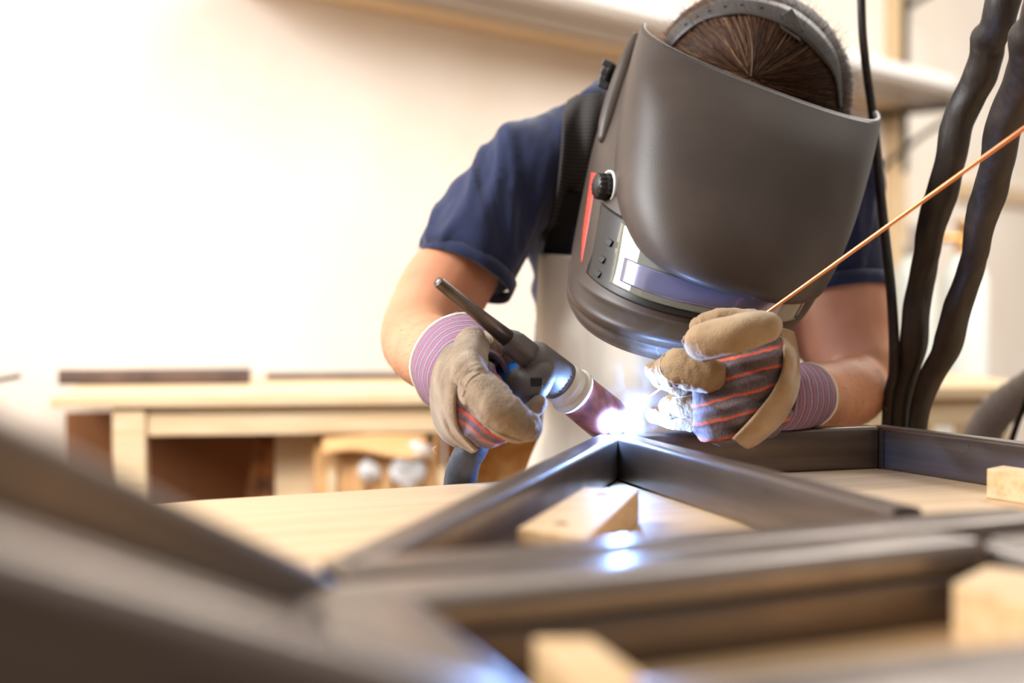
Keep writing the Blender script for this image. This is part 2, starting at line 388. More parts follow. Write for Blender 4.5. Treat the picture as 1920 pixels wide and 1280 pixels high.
# back workbench
TD = V((.97, .13, 0)).normalized(); TN = V((TD.y, -TD.x, 0))      # along, towards camera
tl = G(92, 741, .90); tl = P(92, 741, 2.5); tl.z = .89
bench = thing('workbench', 'pale pine workbench against the back wall with crates stored beneath it', 'workbench', V((tl.x, tl.y, 0)))
L = 1.9; D = .55
for i in range(4):
    wd = D / 4; c = tl + TD * (L / 2) - TN * (wd * (i + .5)) + V((0, 0, -.011))
    flatbox('plank', c, TD * (L / 2), TN * (wd / 2 - .0015), V((0, 0, .011)), PINE, bench, .002)
fr = flatbox('front_rail', tl + TD * (L / 2) - TN * .03 + V((0, 0, -.022 - .027)), TD * (L / 2 - .165), TN * .012, V((0, 0, .0265)), PINE, bench, .002)
for a, b in ((.135, .04), (L - .13, .04), (.135, D - .05), (L - .13, D - .05)):
    flatbox('leg', tl + TD * a - TN * b + V((0, 0, -.022 - .4335)), TD * .0285, TN * .0285, V((0, 0, .4335)), PINE, bench, .002)
flatbox('side_rail', tl + TD * .115 - TN * (D / 2) + V((0, 0, -.05)), TD * .01, TN * (D / 2 - .08), V((0, 0, .027)), PINE, bench)
# steel bars lying on the bench
RUSTY = M('rusty_dark_steel', (84, 66, 56), .6, .2); RUSTY.col(RUSTY.ramp(RUSTY.noise(14), [(.3, (70, 54, 46)), (.7, (98, 76, 64))])); RUSTY = RUSTY.m
def hollow_bar(name, p0, p1, wd, ht, m, parent=None, up=V((0, 0, 1)), r=.0034, wall=.0022):
    """square-section tube, p0/p1 = middle of its top face"""
    x = (p1 - p0).normalized(); y = up.cross(x).normalized(); z = x.cross(y); Ln = (p1 - p0).length
    def prof(w_, h_, rr, n=3):
        out = []
        for cx, cy, a0 in ((w_ / 2 - rr, h_ / 2 - rr, 0), (-w_ / 2 + rr, h_ / 2 - rr, 90), (-w_ / 2 + rr, -h_ / 2 + rr, 180), (w_ / 2 - rr, -h_ / 2 + rr, 270)):
            for k in range(n + 1): a = R(a0 + 90 * k / n); out.append((cx + rr * cos(a), cy + rr * sin(a)))
        return out
    A = prof(wd, ht, r); B = prof(wd - 2 * wall, ht - 2 * wall, max(r - wall, .0006)); n = len(A); vv = []
    for xx in (0, Ln):
        vv += [V((xx, a, b)) for a, b in A]
    for xx in (0, Ln):
        vv += [V((xx, a, b)) for a, b in B]
    ff = []
    for k in range(n):
        q = (k + 1) % n
        ff += [(k, q, n + q, n + k), (2 * n + k, 3 * n + k, 3 * n + q, 2 * n + q), (k, 2 * n + k, 2 * n + q, q), (n + k, n + q, 3 * n + q, 3 * n + k)]
    mat = Matrix((x, y, z)).transposed().to_4x4(); mat.translation = p0 - z * (ht / 2)
    o = link(name, vv, ff, m, parent, True, mat); o.data.polygons.foreach_set('use_smooth', [True] * len(o.data.polygons))
    o.data.set_sharp_from_angle(angle=R(35)); return o
a = tl - TD * .035 - TN * .30; a.z = .89 + .031; b = tl + TD * .335 - TN * .30; b.z = .921
tag(hollow_bar('steel_bar', a, b, .04, .030, RUSTY), 'short dark steel bar overhanging the left end of the back workbench', 'steel bar')
a = tl + TD * .36 - TN * .44; a.z = .89 + .014; b = tl + TD * 1.5 - TN * .44; b.z = .904
tag(hollow_bar('flat_steel_bar', a, b, .04, .013, RUSTY), 'thin rusty steel strip along the back of the workbench', 'steel bar')

# below the bench
def under(px0, px1, py0, d, dep, name, label, cat, m, group=None, zt=None):
    a = P(px0, py0, d); b = P(px1, py0, d); zt = a.z
    c = (a + b) / 2; hx = (b - a).length / 2
    o = thing(name, label, cat, V((c.x, c.y + dep / 2, 0)))
    return o, c, hx, zt
o = flatbox('hardboard_panel', P(325, 900, 2.86), V((.205, .028, 0)), V((-.002, .006, 0)), V((0, 0, .415)), HARDB)
o.location.z = .42; tag(o, 'brown hardboard sheet standing on the floor under the left half of the back workbench', 'board')
# cardboard box with flaps and film
bx = thing('cardboard_box', 'worn cardboard box with clear film and open flaps under the back workbench', 'box', P(712, 1400, 2.72)); bx.location.z = 0
c = P(715, 860, 2.72); hx = S(113, 2.6); top = P(715, 812, 2.62).z
for dx in (-1, 1): flatbox('side_wall', V((c.x + dx * hx, 2.74, top / 2)), V((.003, 0, 0)), V((0, .13, 0)), V((0, 0, top / 2)), CARD, bx)
for dy in (2.61, 2.87): flatbox('end_wall', V((c.x, dy, top / 2 - .01)), V((hx, 0, 0)), V((0, .003, 0)), V((0, 0, top / 2 - .01)), CARD, bx)
for k in range(5): flatbox('batten', V((c.x - hx + .03 + k * hx * .46, 2.603, top / 2 - .03)), V((.008 + .003 * (k % 2), 0, 0)), V((0, .0035, 0)), V((0, 0, top / 2 - .03)), PINE if k in (0, 4) else CARD, bx)
gr = [[V((c.x - hx + .015 + (hx * 2 - .03) * i / 8, 2.598 - .022 * j / 6, top - .001 - .035 * j / 6 + .008 * sin(i * .7) * j / 6)) for j in range(7)] for i in range(9)]
vv, ff = slab(gr, .003); link('flap', vv, ff, CARD, bx)
for (qx, qy, s) in ((690, 885, .022), (765, 880, .034), (785, 845, .02)):
    vv, ff = ellipsoid(P(qx, qy, 2.585), V((s, 0, 0)), V((0, .008, 0)), V((0, 0, s * .9)), 14, 10)
    vv = [v_ + noise.noise_vector(v_ * 60) * .012 for v_ in vv]; link('plastic_film', vv, ff, FILM, bx)
o = flatbox('plywood_board', P(560, 880, 2.66), V((S(42, 2.66), .01, 0)), V((0, .009, 0)), V((0, 0, .415)), PINE); o.location.z = .418
tag(o, 'upright board with faint pencil scribble, left of the cardboard box', 'board')
gr = []
for i in range(25):
    z = .80 * i / 24; wv = .018 * noise.noise(V((0, 0, z * 9))) + .03 * sin(z * 7 + 1.8)
    gr.append([V((P(497, 900, 2.7).x - .045 + wv + (.085 - wv) * j / 4, 2.70 + .01 * sin(j), z + .002)) for j in range(5)])
vv, ff = slab(gr, .03); tag(link('bark_slab', vv, ff, BARK), 'rough-edged bark-covered wood slab leaning left of the upright board', 'wood slab')
o = flatbox('strand_board_panel', P(925, 880, 2.75), V((S(90, 2.75), 0, 0)), V((0, .009, 0)), V((0, 0, .40)), OSB); o.location.z = .401
tag(o, 'orange strand-board panel under the back workbench, right of the cardboard box', 'board')

# right background: board on the wall, bench, gas cylinder, hoses
o = flatbox('wooden_rail', P(1925, 366, 4.4), V((.22, .2, 0)), V((-.01, .012, 0)), V((0, 0, .022)), PINE); 
a = P(1700, 366, 5.2); b = P(2150, 366, 4.9)
bpy.data.objects.remove(o)
k0 = onwall(1790, 1.0); k1 = onwall(2150, 1.0)
zz = CAM.z + (560 - 366) / F * onwall(1860, 0).y
o = flatbox('wooden_rail', (k0 + k1) / 2 + WN * .02 + V((0, 0, zz - 1)), WD * ((k1 - k0).length / 2), WN * .018, V((0, 0, .035)), PINE, None, .003); tag(o, 'narrow wooden rail fixed to the wall at the right edge of the view', 'rail')
bt = thing('side_bench', 'small pale wooden bench in the far right background behind the hoses', 'bench', P(1745, 1400, 3.6)); bt.location.z = 0
c = P(1740, 728, 3.6)
flatbox('bench_top', c, V((S(92, 3.6), .02, 0)), V((-.05, .25, 0)), V((0, 0, .014)), PINE, bt, .003)
for dx in (-.075, .04):
    for dy in (-.18, .18): flatbox('leg', V((c.x + dx, c.y + dy, (c.z - .014) / 2)), V((.024, 0, 0)), V((0, .024, 0)), V((0, 0, (c.z - .0145) / 2)), PINE, bt)
gc = thing('gas_cylinder', 'pale grey gas cylinder with brass valve, blurred in the right background', 'gas cylinder', V((P(1805, 600, 4.2).x, 4.2, 0)))
zt = P(1805, 500, 4.2).z; r_ = S(46, 4.2)
vv, ff = lathe(V((gc.location.x, 4.2, 0)), V((0, 0, 1)), [(0, r_ * .95), (.02, r_), (zt - .05, r_), (zt - .01, r_ * .85), (zt + .03, r_ * .45), (zt + .04, r_ * .3)]); link('body', vv, ff, GLASSW, gc)
vv, ff = lathe(V((gc.location.x, 4.2, zt + .035)), V((0, 0, 1)), [(0, .025), (.03, .025), (.035, .014), (.08, .014), (.085, .03), (.1, .03)], 12); link('valve', vv, ff, BRASS, gc)
vv, ff = cyl(V((gc.location.x - .05, 4.2, zt + .085)), V((1, 0, 0)), .012, .1, 10); link('valve_outlet', vv, ff, BRASS, gc)
vv, ff = cyl(V((gc.location.x - .12, 4.19, zt + .085)), V((0, 1, 0)), .036, .03, 16); link('pressure_gauge', vv, ff, GREYHOSE, gc)
gc2 = thing('gas_cylinder', 'second pale gas cylinder, left of the one with the brass valve', 'gas cylinder', V((P(1712, 600, 4.5).x, 4.5, 0)))
zt = P(1712, 500, 4.5).z; r_ = S(40, 4.5)
vv, ff = lathe(V((gc2.location.x, 4.5, 0)), V((0, 0, 1)), [(0, r_ * .95), (.02, r_), (zt - .05, r_), (zt - .01, r_ * .85), (zt + .03, r_ * .45), (zt + .04, r_ * .3)]); link('body', vv, ff, GLASSW, gc2)
vv, ff = lathe(V((gc2.location.x, 4.5, zt + .035)), V((0, 0, 1)), [(0, .03), (.03, .03), (.035, .016), (.1, .016)], 12); link('valve', vv, ff, GREYHOSE, gc2)
def corr(t, a): return 1 + .035 * (1 if int(t * 60) % 2 else -1)
vv, ff = sweep(PC([(1600, 1300, 2.1, 34), (1780, 960, 2.05, 34), (1850, 800, 2.0, 34), (1905, 745, 1.95, 34), (1990, 700, 1.9, 34), (2060, 720, 1.9, 34), (2100, 900, 1.9, 34), (2110, 1400, 1.9, 34)]), 90, 18, corr)
tag(link('corrugated_hose', vv, ff, GREYHOSE), 'thick grey corrugated hose arching in at the lower right edge', 'hose')
vv, ff = sweep(PC([(1880, 880, 1.75, 6), (1905, 800, 1.72, 6), (1930, 730, 1.7, 6), (1965, 600, 1.7, 6), (1985, 300, 1.7, 6), (2000, -500, 1.7, 6), (2000, -1600, 1.7, 6)]), 30, 8)
tag(link('cable', vv, ff, BRKT), 'thin black cable in front of the grey corrugated hose at the right edge', 'cable')

# ------------------------------------------------------------------ welding table
ED = V((1, .49, 0)).normalized(); EN = V((ED.y, -ED.x, 0))
e0 = G(330, 940, .90)
wt = thing('welding_table', 'birch plywood worktable carrying the steel frames, in the foreground', 'table', V((0, .7, 0)))
tc = e0 + ED * .55 + EN * .40; tc.z = .891
flatbox('tabletop', tc, ED * .90, EN * .40, V((0, 0, .009)), PLY, wt, .0015)
for sx in (-1, 1):
    for sy in (-1, 1):
        flatbox('leg', tc + ED * (.80 * sx) + EN * (.33 * sy) + V((0, 0, -.009 - .441)), ED * .03, EN * .03, V((0, 0, .441)), PINE, wt, .002)
for sy in (-1, 1): flatbox('rail', tc + EN * (.33 * sy) + V((0, 0, -.049)), ED * .77, EN * .012, V((0, 0, .04)), PINE, wt, .002)

# ------------------------------------------------------------------ steel frames
ZT = .94
def g(px, py): return G(px, py, ZT)
fa = thing('steel_weldment', 'triangular frame of dark rectangular steel tube being welded at its apex', 'steel frame', V((.15, 1.2, .9)))
RAD = .0034
def edge_bar(parent, p0, p1, wd, side, m=STEEL, ht=.04, up=V((0, 0, 1)), name='steel_tube', dz=0, r=None):
    """p0,p1 on one top edge; the tube extends to 'side' (+1 left of travel, -1 right)"""
    x = (p1 - p0).normalized(); y = up.cross(x).normalized()
    return hollow_bar(name, p0 + y * (wd / 2 * side) + up * dz, p1 + y * (wd / 2 * side) + up * dz, wd, ht, m, parent, up, r if r else RAD)
edge_bar(fa, g(690, 1052), g(1168, 812), .022, 1, r=.005)                         # left leg (inner top edge)
edge_bar(fa, g(1672, 952), g(1152, 815), .020, -1, r=.0042)                        # right leg (inner/front top edge)
edge_bar(fa, g(1175, 815), g(1646, 799), .020, 1)                         # back tube
edge_bar(fa, g(1651, 799) - (g(2080, 851) - g(1651, 799)).normalized() * .014, g(2080, 851), .020, 1, dz=-.0002)
vv, ff = box(g(1650, 800) + V((0, -.0004, -.020)), V((.0007, 0, 0)), V((0, .0008, 0)), V((0, 0, .0195))); link('tack_gap', vv, ff, BLK, fa, False)                         # right-hand back tube
vv = []
vv, ff = sweep([(*(g(1138, 812) + V((0, 0, .0005))), .0025), (*(g(1152, 815) + V((0, 0, .001))), .003), (*(g(1165, 812) + V((0, 0, .0005))), .0025)], 14, 8, lambda t, a: 1 + .15 * sin(t * 50))
link('weld_bead', vv, ff, STEEL2, fa)
RAD = .0065
fb = thing('steel_weldment', 'larger blurred steel tube frame lying across the near side of the worktable', 'steel frame', V((0, .6, .9)))
zs = V((0, 0, 1))
d0, d1 = g(560, 1143), g(1838, 1012)
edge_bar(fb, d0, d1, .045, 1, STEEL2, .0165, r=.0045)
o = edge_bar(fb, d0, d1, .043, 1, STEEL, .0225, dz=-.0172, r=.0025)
b0, b1 = g(640, 1045), g(1950, 958)
edge_bar(fb, g(655, 1078), g(1990, 968), .045, 1, STEEL, .0398)
edge_bar(fb, g(1846, 1008), g(2300, 1110), .05, 1, STEEL2)
edge_bar(fb, g(800, 1120), g(1260, 1520), .048, -1, STEEL2)
edge_bar(fb, g(1180, 1275), g(2350, 1142), .075, -1, STEEL2)
fc = thing('steel_weldment', 'raised out-of-focus steel frame slanting in from the lower left corner', 'steel frame', V((-.12, .45, .9)))
u1 = (V((0, 0, 1)) + V((.10, -.22, 0))).normalized()
pA0, pA1 = P(-260, 640, .36), P(640, 1088, .60)
edge_bar(fc, pA0, pA1, .055, 1, STEEL, .042, u1)
pB0, pB1 = P(-300, 925, .27), P(1000, 1330, .42)
edge_bar(fc, pB0, pB1, .026, 1, STEEL2, .07, u1)
edge_bar(fc, P(430, 1118, .53), P(640, 1092, .598), .02, 1, STEEL2, .03)
# wooden blocks
def block(top, h, label, knots=()):
    """top: four corners of the top face"""
    o = thing('wood_block', label, 'wood block', V((sum(p.x for p in top) / 4, sum(p.y for p in top) / 4, .9)))
    lo = [V((p.x, p.y, .9002)) for p in top]; bevel(link('block', top + lo, [(0, 1, 2, 3), (7, 6, 5, 4), (0, 4, 5, 1), (1, 5, 6, 2), (2, 6, 7, 3), (3, 7, 4, 0)], BLOCKW, o, False), .001)
    for k in knots:
        c = G(*k, top[0].z); vv, ff = cyl(c + V((0, 0, .0001)), V((0, 0, 1)), .0045, .0008, 12, lambda a: 1 + .2 * sin(3 * a)); link('knot', vv, ff, KNOT, o)
    return o
z1 = .924
block([G(1095, 913, z1), G(1199, 917, z1), G(1103, 1006, z1), G(970, 990, z1)], .024, 'pale pine block inside the triangular steel frame, below the weld', ((1130, 926), (1052, 981)))
block([G(1850, 878, z1), G(2010, 900, z1), G(2010, 890, z1), G(1880, 872, z1)], .024, 'pine block against the back steel tube at the right edge')
z2 = .932
block([G(1787, 1092, z2), G(1990, 1150, z2), G(2010, 1085, z2), G(1850, 1060, z2)], .03, 'blurred pine block in the near right corner of the steel frame')
z3 = .925
block([G(1000, 1195, z3), G(1110, 1195, z3), G(1290, 1330, z3), G(1130, 1340, z3)], .025, 'blurred pine strip lying beside the near steel tube at the bottom')

# ------------------------------------------------------------------ the welder
man = thing('person', 'welder in navy t-shirt and cream apron leaning over the steel frame', 'person', V((.15, 1.95, 0)))
def BPC(lst):
    def f(d): q = min(1, max(0, (d - 1.25) / .25)); return d + .10 * q * q * (3 - 2 * q)
    return PC([(a, b, f(d), r_) for a, b, d, r_ in lst])
SHL = (985, 300, 1.52); SHR = (1575, 345, 1.55)
# body: head, neck, arms, hands in one surface
hc = P(1402, 174, 1.55)
hx, hu, hf = RT.copy(), (UP * .75 - FW * .66).normalized(), (-UP * .66 - FW * .75).normalized()
rot = Matrix.Rotation(R(19), 3, 'Y'); hx, hu, hf = rot @ hx, rot @ hu, rot @ hf
parts = [ellipsoid(hc, hx * .074, hu * .092, hf * .092),
         ellipsoid(hc + hf * .03 - hu * .06, hx * .055, hu * .062, hf * .06),
         ellipsoid(hc + hf * .098 - hu * .03, hx * .012, hu * .022, hf * .016),
         ellipsoid(hc + hf * .086 - hu * .068, hx * .022, hu * .008, hf * .01),
         ellipsoid(hc + hx * .076 - hu * .02, hx * .008, hu * .028, hf * .016),
         ellipsoid(hc - hx * .076 - hu * .02, hx * .008, hu * .028, hf * .016)]
parts += [sweep([(*(hc - hf * .02 - hu * .05), .058), (*P(1370, 290, 1.61), .06), (*P(1310, 400, 1.72), .07)], 8, 16)]
parts += [sweep(BPC([(995, 315, 1.53, 60), (910, 430, 1.51, 72), (835, 540, 1.47, 84), (792, 612, 1.44, 76), (785, 640, 1.42, 72)]), 14, 18)]
parts += [sweep(BPC([(783, 612, 1.45, 66), (795, 652, 1.40, 72), (830, 672, 1.33, 70), (872, 705, 1.25, 52), (890, 745, 1.21, 48)]), 14, 18)]
parts += [sweep(BPC([(1570, 355, 1.57, 62), (1568, 450, 1.555, 76), (1572, 560, 1.52, 95), (1585, 640, 1.50, 90), (1612, 690, 1.48, 74)]), 14, 18)]
parts += [sweep(BPC([(1622, 715, 1.49, 54), (1595, 735, 1.43, 66), (1555, 742, 1.38, 66), (1495, 742, 1.31, 54), (1430, 740, 1.27, 50)]), 14, 18)]
body, _ = remesh('body', parts, .0042, 6, SKIN, man)
# shirt
def folds(p, n):
    q = p.x * .85 - p.z * .5; l_ = -p.x * .5 - p.z * .85; m_ = p.x * .3 + p.z
    a = noise.noise(V((q * 13, p.y * 5, l_ * 3))); b = noise.noise(V((q * 38 + 2 * sin(l_ * 9), p.y * 12, l_ * 6)) + V((5, 3, 1)))
    return max(-.0025, .006 * a + .0060 * (.6 - abs(b) * 3.2))
tp = [ellipsoid(P(1260, 420, 1.78), V((.180, 0, 0)), V((0, .13, -.06)), V((0, .06, .19))),
      ellipsoid(P(1250, 700, 1.80), V((.172, 0, 0)), V((0, .14, 0)), V((0, .02, .22))),
      ellipsoid(P(1300, 310, 1.73), V((.19, 0, -.012)), V((0, .11, .02)), V((0, -.02, .085))),
      ell(1085, 450, 1.70, 100, 150, .09), ell(1080, 560, 1.71, 82, 130, .08),
      sweep(BPC([(1330, 250, 1.56, 120), (1180, 250, 1.56, 112), (1062, 274, 1.54, 78), (992, 306, 1.52, 84)]), 10, 18),
      sweep(BPC([(1400, 270, 1.57, 120), (1500, 310, 1.57, 105), (1575, 350, 1.55, 90)]), 10, 18),
      sweep(BPC([(994, 306, 1.52, 84), (942, 380, 1.51, 95), (888, 465, 1.49, 102), (868, 505, 1.48, 101)]), 12, 20, None, False),
      sweep(BPC([(1565, 350, 1.55, 86), (1562, 440, 1.54, 99), (1566, 510, 1.53, 104), (1567, 545, 1.53, 103)]), 12, 20, None, False)]
shirt, SB = remesh('tshirt', tp, .0055, 5, SHIRT, man, folds)
# sleeve hems
def ring_band(px, py, d, r, axis, wd, th, m, name, parent, el=1.0):
    c = P(px, py, d); t = axis.normalized(); u = t.orthogonal().normalized(); v_ = t.cross(u); rr = S(r, d)
    prof = [(-wd / 2, rr), (-wd / 2, rr + th), (0, rr + th * 1.25), (wd / 2, rr + th), (wd / 2, rr)]
    rings = [[c + t * a + (u * cos(2 * pi * k / 40) + v_ * sin(2 * pi * k / 40) * el) * b for k in range(40)] for a, b in prof] 
    rings.append(rings[0]); vv, ff = ringmesh(rings, True, False); return link(name, vv, ff, m, parent)
ring_band(876, 507, 1.576, 94, P(868, 505, 1.48) - P(935, 375, 1.51), .016, .0015, SHIRT, 'sleeve_hem', shirt)
ring_band(1566, 546, 1.625, 105, P(1570, 545, 1.53) - P(1552, 440, 1.545), .016, .0015, SHIRT, 'sleeve_hem', shirt)
# apron
ap = []
for i in range(41):
    t = i / 40; rw = cr([(1014, 1478, 476, 1.535, 1.475), (1010, 1482, 560, 1.53, 1.462), (1010, 1484, 640, 1.525, 1.455), (1018, 1488, 720, 1.52, 1.45), (1020, 1500, 800, 1.515, 1.45), (985, 1520, 900, 1.51, 1.45), (950, 1550, 1100, 1.52, 1.46), (930, 1580, 1300, 1.54, 1.48)], t)
    row = []
    for j in range(33):
        s = j / 32; k = sin(pi * s) ** .7
        row.append(P(rw[0] + (rw[1] - rw[0]) * s, rw[2] + 3 * sin(s * 9), rw[3] + .085 + (rw[4] - rw[3]) * k - .004 * sin(s * 16 + t * 2.5) * min(1, t * 3) - .003 * noise.noise(V((s * 9, t * 9, 0)))))
    ap.append(row)
vv, ff = slab(ap, .003, True); apron = link('apron', vv, ff, CANVAS, man)
vv, ff = slab([[P(1014 + 464 * s, 478 + y + 3 * sin(s * 9), 1.62 - .060 * sin(pi * s) ** .7 - .003) for s in [q / 32 for q in range(33)]] for y in (0, 5, 10)], .002, True); link('hem', vv, ff, CANVAS, apron)
for nm, lf, rt, m_, of, lb in (('bib_top', [(1050, 360), (1030, 430), (1016, 484)], [(1500, 360), (1490, 430), (1480, 488)], DARKC, .004, 'black cloth above the cream bib'),
                           ('shoulder_strap', [(1072, 182), (1056, 220), (1050, 300), (1040, 380), (1018, 450)], [(1150, 172), (1125, 235), (1115, 300), (1080, 380), (1034, 430)], WEB, .008, 'grey-black ribbed strap')):
    vv, ff = drape(SB, lf, rt, 26, 14, of, 1.64, .003); o = link(nm, vv, ff, m_, apron); o['label'] = lb
# legs
for sx, px in ((-1, 1150), (1, 1350)):
    x = P(px, 900, 1.8).x
    vv, ff = sweep([(x, 1.72, .92, .10), (x, 1.72, .7, .09), (x + .01 * sx, 1.70, .48, .068), (x + .02 * sx, 1.76, .3, .062), (x + .02 * sx, 1.80, .09, .052)], 20, 18); link('trouser_leg', vv, ff, DENIM, man)
    vv, ff = sweep([(x + .02 * sx, 1.82, .05, .048), (x + .022 * sx, 1.74, .047, .045), (x + .03 * sx, 1.65, .040, .036)], 10, 14); link('boot', vv, ff, BOOT, man)
# hair
hair_r = (.108, .105, .105)
def hp(n, k=1.0): return hc + hx * (n.x * hair_r[0] * k) + hu * (n.y * hair_r[1] * k) + hf * (n.z * hair_r[2] * k)
# whorl direction: where the camera ray meets the head
r_ = ray(1408, 146); o_ = CAM - hc
def tol(v_): return V((v_.dot(hx) / hair_r[0], v_.dot(hu) / hair_r[1], v_.dot(hf) / hair_r[2]))
A_, B_ = tol(r_), tol(o_); aa = A_.dot(A_); bb = 2 * A_.dot(B_); cc = B_.dot(B_) - 1; disc = max(bb * bb - 4 * aa * cc, 0)
wn = (B_ + A_ * ((-bb - math.sqrt(disc)) / (2 * aa))).normalized()
gr = []
vv, ff = ellipsoid(hc - hf * .006 + hu * .006, hx * hair_r[0] * .97, hu * hair_r[1] * .97, hf * hair_r[2] * .95, 32, 24)
hair = link('hair', vv, ff, HAIRB, man)
e1 = wn.orthogonal().normalized(); e2 = wn.cross(e1); vv, ff = [], []
tint = []
for s in range(7000):
    ph = random.uniform(0, 2 * pi); st = abs(random.gauss(0, .5)) + .01; ln = random.uniform(.9, 1.6); lift = random.uniform(.985, 1.04); fly = random.random() < .10
    w0_ = random.uniform(.00022, .00042) * (.7 if fly else 1); pts = []; sw = random.uniform(.2, 1.1) * (1 if cos(ph) > 0 else -1); cl = random.gauss(0, .09); tn = min(1, max(0, random.gauss(.45, .2) + .5 * noise.noise(V((cos(ph) * 6, sin(ph) * 6, st)))))
    cph = ph + cl + .10 * noise.noise(V((cos(ph) * 9, sin(ph) * 9, 0))) * 2
    for k in range(8):
        t = k / 7; a = st + ln * t; b = cph + sw * t * .35
        n = wn * cos(a) + (e1 * cos(b) + e2 * sin(b)) * sin(a)
        pts.append(hp(n, lift + .012 * sin(t * pi) + (random.uniform(.04, .22) * t * t if fly else 0)))
    base = len(vv); tint += [tn] * 24
    for k, (t_, u, v_) in enumerate(frames(pts)):
        q = w0_ * (1 - .7 * k / 7)
        for a in (0, 2.094, 4.189): vv.append(pts[k] + u * (cos(a) * q) + v_ * (sin(a) * q))
    for k in range(7):
        for a in range(3):
            b = (a + 1) % 3; ff.append((base + k * 3 + a, base + k * 3 + b, base + k * 3 + 3 + b, base + k * 3 + 3 + a))
o = link('hair_strands', vv, ff, HAIR, hair); at_ = o.data.attributes.new('tint', 'FLOAT', 'POINT'); at_.data.foreach_set('value', tint); o['kind'] = 'stuff'

# ------------------------------------------------------------------ gloves (clothing of the welder)
def glove(label): 
    o = bpy.data.objects.new('work_glove', None); C.objects.link(o); o.parent = man; o['label'] = label; o.empty_display_size = .03; return o
def wr(amp, f):
    def fn(t, a):
        sq = (abs(cos(a + .4)) ** 3 + abs(sin(a + .4)) ** 3) ** (-1 / 3)
        return .93 * (.45 + .55 * sq) + amp * noise.noise(V((t * f, cos(a) * 1.5, sin(a) * 1.5))) + amp * .5 * (.3 - abs(noise.noise(V((t * f * 3.2, cos(a) * 1.2, sin(a) * 1.2)))) * 2)
    return fn
def finger(parent, lst, m, name='finger', n=44, seg=32, flat=1.0, amp=.10):
    vv, ff = sweep(PC(lst), n, seg, wr(amp, 7), True, flat); return link(name, vv, ff, m, parent)
st1 = [(0, (98, 88, 110)), (.12, (112, 100, 124)), (.2, (204, 84, 66)), (.27, (210, 92, 70)), (.33, (92, 82, 104)), (.5, (150, 136, 140)), (.62, (84, 74, 98)), (.8, (120, 106, 126)), (.9, (196, 110, 96)), (1, (98, 88, 110))]
st2 = [(0, (128, 112, 134)), (.2, (186, 92, 96)), (.4, (98, 98, 134)), (.6, (188, 138, 142)), (.8, (96, 92, 126)), (1, (128, 112, 134))]
st3 = [(0, (92, 76, 76)), (.15, (108, 90, 90)), (.22, (214, 84, 50)), (.30, (220, 92, 56)), (.36, (84, 68, 72)), (.6, (112, 94, 92)), (.8, (86, 70, 74)), (1, (92, 76, 76))]
def seam(parent, pts, r=.0011):
    off = origin(parent); T = BVHTree.FromPolygons([v_.co + off for v_ in parent.data.vertices], [tuple(p.vertices) for p in parent.data.polygons]); out = []
    for k in range(len(pts) * 4 + 1):
        a = cr(pts, k / (len(pts) * 4)); h = T.ray_cast(CAM, ray(*a))[0]
        if h is not None: out.append((*h, r))
    if len(out) > 3:
        vv, ff = sweep(out, len(out) * 3, 6); link('seam', vv, ff, parent.data.materials[0], parent)
GL = glove('suede and striped work glove gripping the torch'); GR = glove('suede and striped work glove feeding the copper rod')
FA1 = m_stripe('glove_stripe_cloth', (P(960, 745, 1.2) - P(905, 830, 1.2)), 48, st1)
CU1 = m_stripe('glove_cuff_stripe', (P(905, 740, 1.19) - P(868, 690, 1.31)), 75, st2)
FA2 = m_stripe('glove_stripe_cloth_dark', (P(1400, 760, 1.2) - P(1370, 640, 1.2)), 62, st3)
CU2 = m_stripe('glove_cuff_stripe_side', V((1, .3, 0)), 95, st2)
# --- glove on the torch
def cuff(parent, rings, m, name='cuff'):
    rr = []
    for (px, py, d, r, ax, el) in rings:
        c = P(px, py, d); t = ax.normalized(); u = (UP - t * UP.dot(t)).normalized(); v_ = t.cross(u)
        rr.append([c + (u * cos(2 * pi * k / 44) + v_ * sin(2 * pi * k / 44) * el) * (S(r, d) * (1 + .03 * noise.noise(V((cos(2 * pi * k / 44) * 2, sin(2 * pi * k / 44) * 2, px * .01))))) for k in range(44)])
    inner = [[p + (sum(q, V((0, 0, 0))) / 44 - p).normalized() * .003 for p in q] for q in rr]
    vv, ff = ringmesh(rr + inner[::-1] + [rr[0]], True, False); return link(name, vv, ff, m, parent), rr[0]
ax1 = P(900, 750, 1.18) - P(868, 680, 1.31)
cf, rim = cuff(GL, [(872, 686, 1.315, 99, ax1, 1.02), (874, 692, 1.295, 97, ax1, 1.02), (880, 706, 1.26, 88, ax1, 1), (888, 725, 1.22, 74, ax1, .95)], CU1)
rm = sum(rim, V((0, 0, 0))) / len(rim)
vv, ff = ringmesh([[p + (p - rm).normalized() * (.0018 * cos(a)) + ax1.normalized() * (.0018 * sin(a)) for p in rim] for a in [2 * pi * q / 8 for q in range(9)]], True, False)
link('binding', vv, ff, CANVAS, cf)
palmL, PLB = remesh('hand_back', [ell(890, 745, 1.20, 60, 86, .045, -18), ell(915, 785, 1.185, 55, 52, .035, 20), ell(872, 705, 1.225, 58, 55, .04)], .0022, 4, FA1, GL,
                    lambda p, n: .0022 * (1 - 3 * abs(noise.noise(p * 55))))
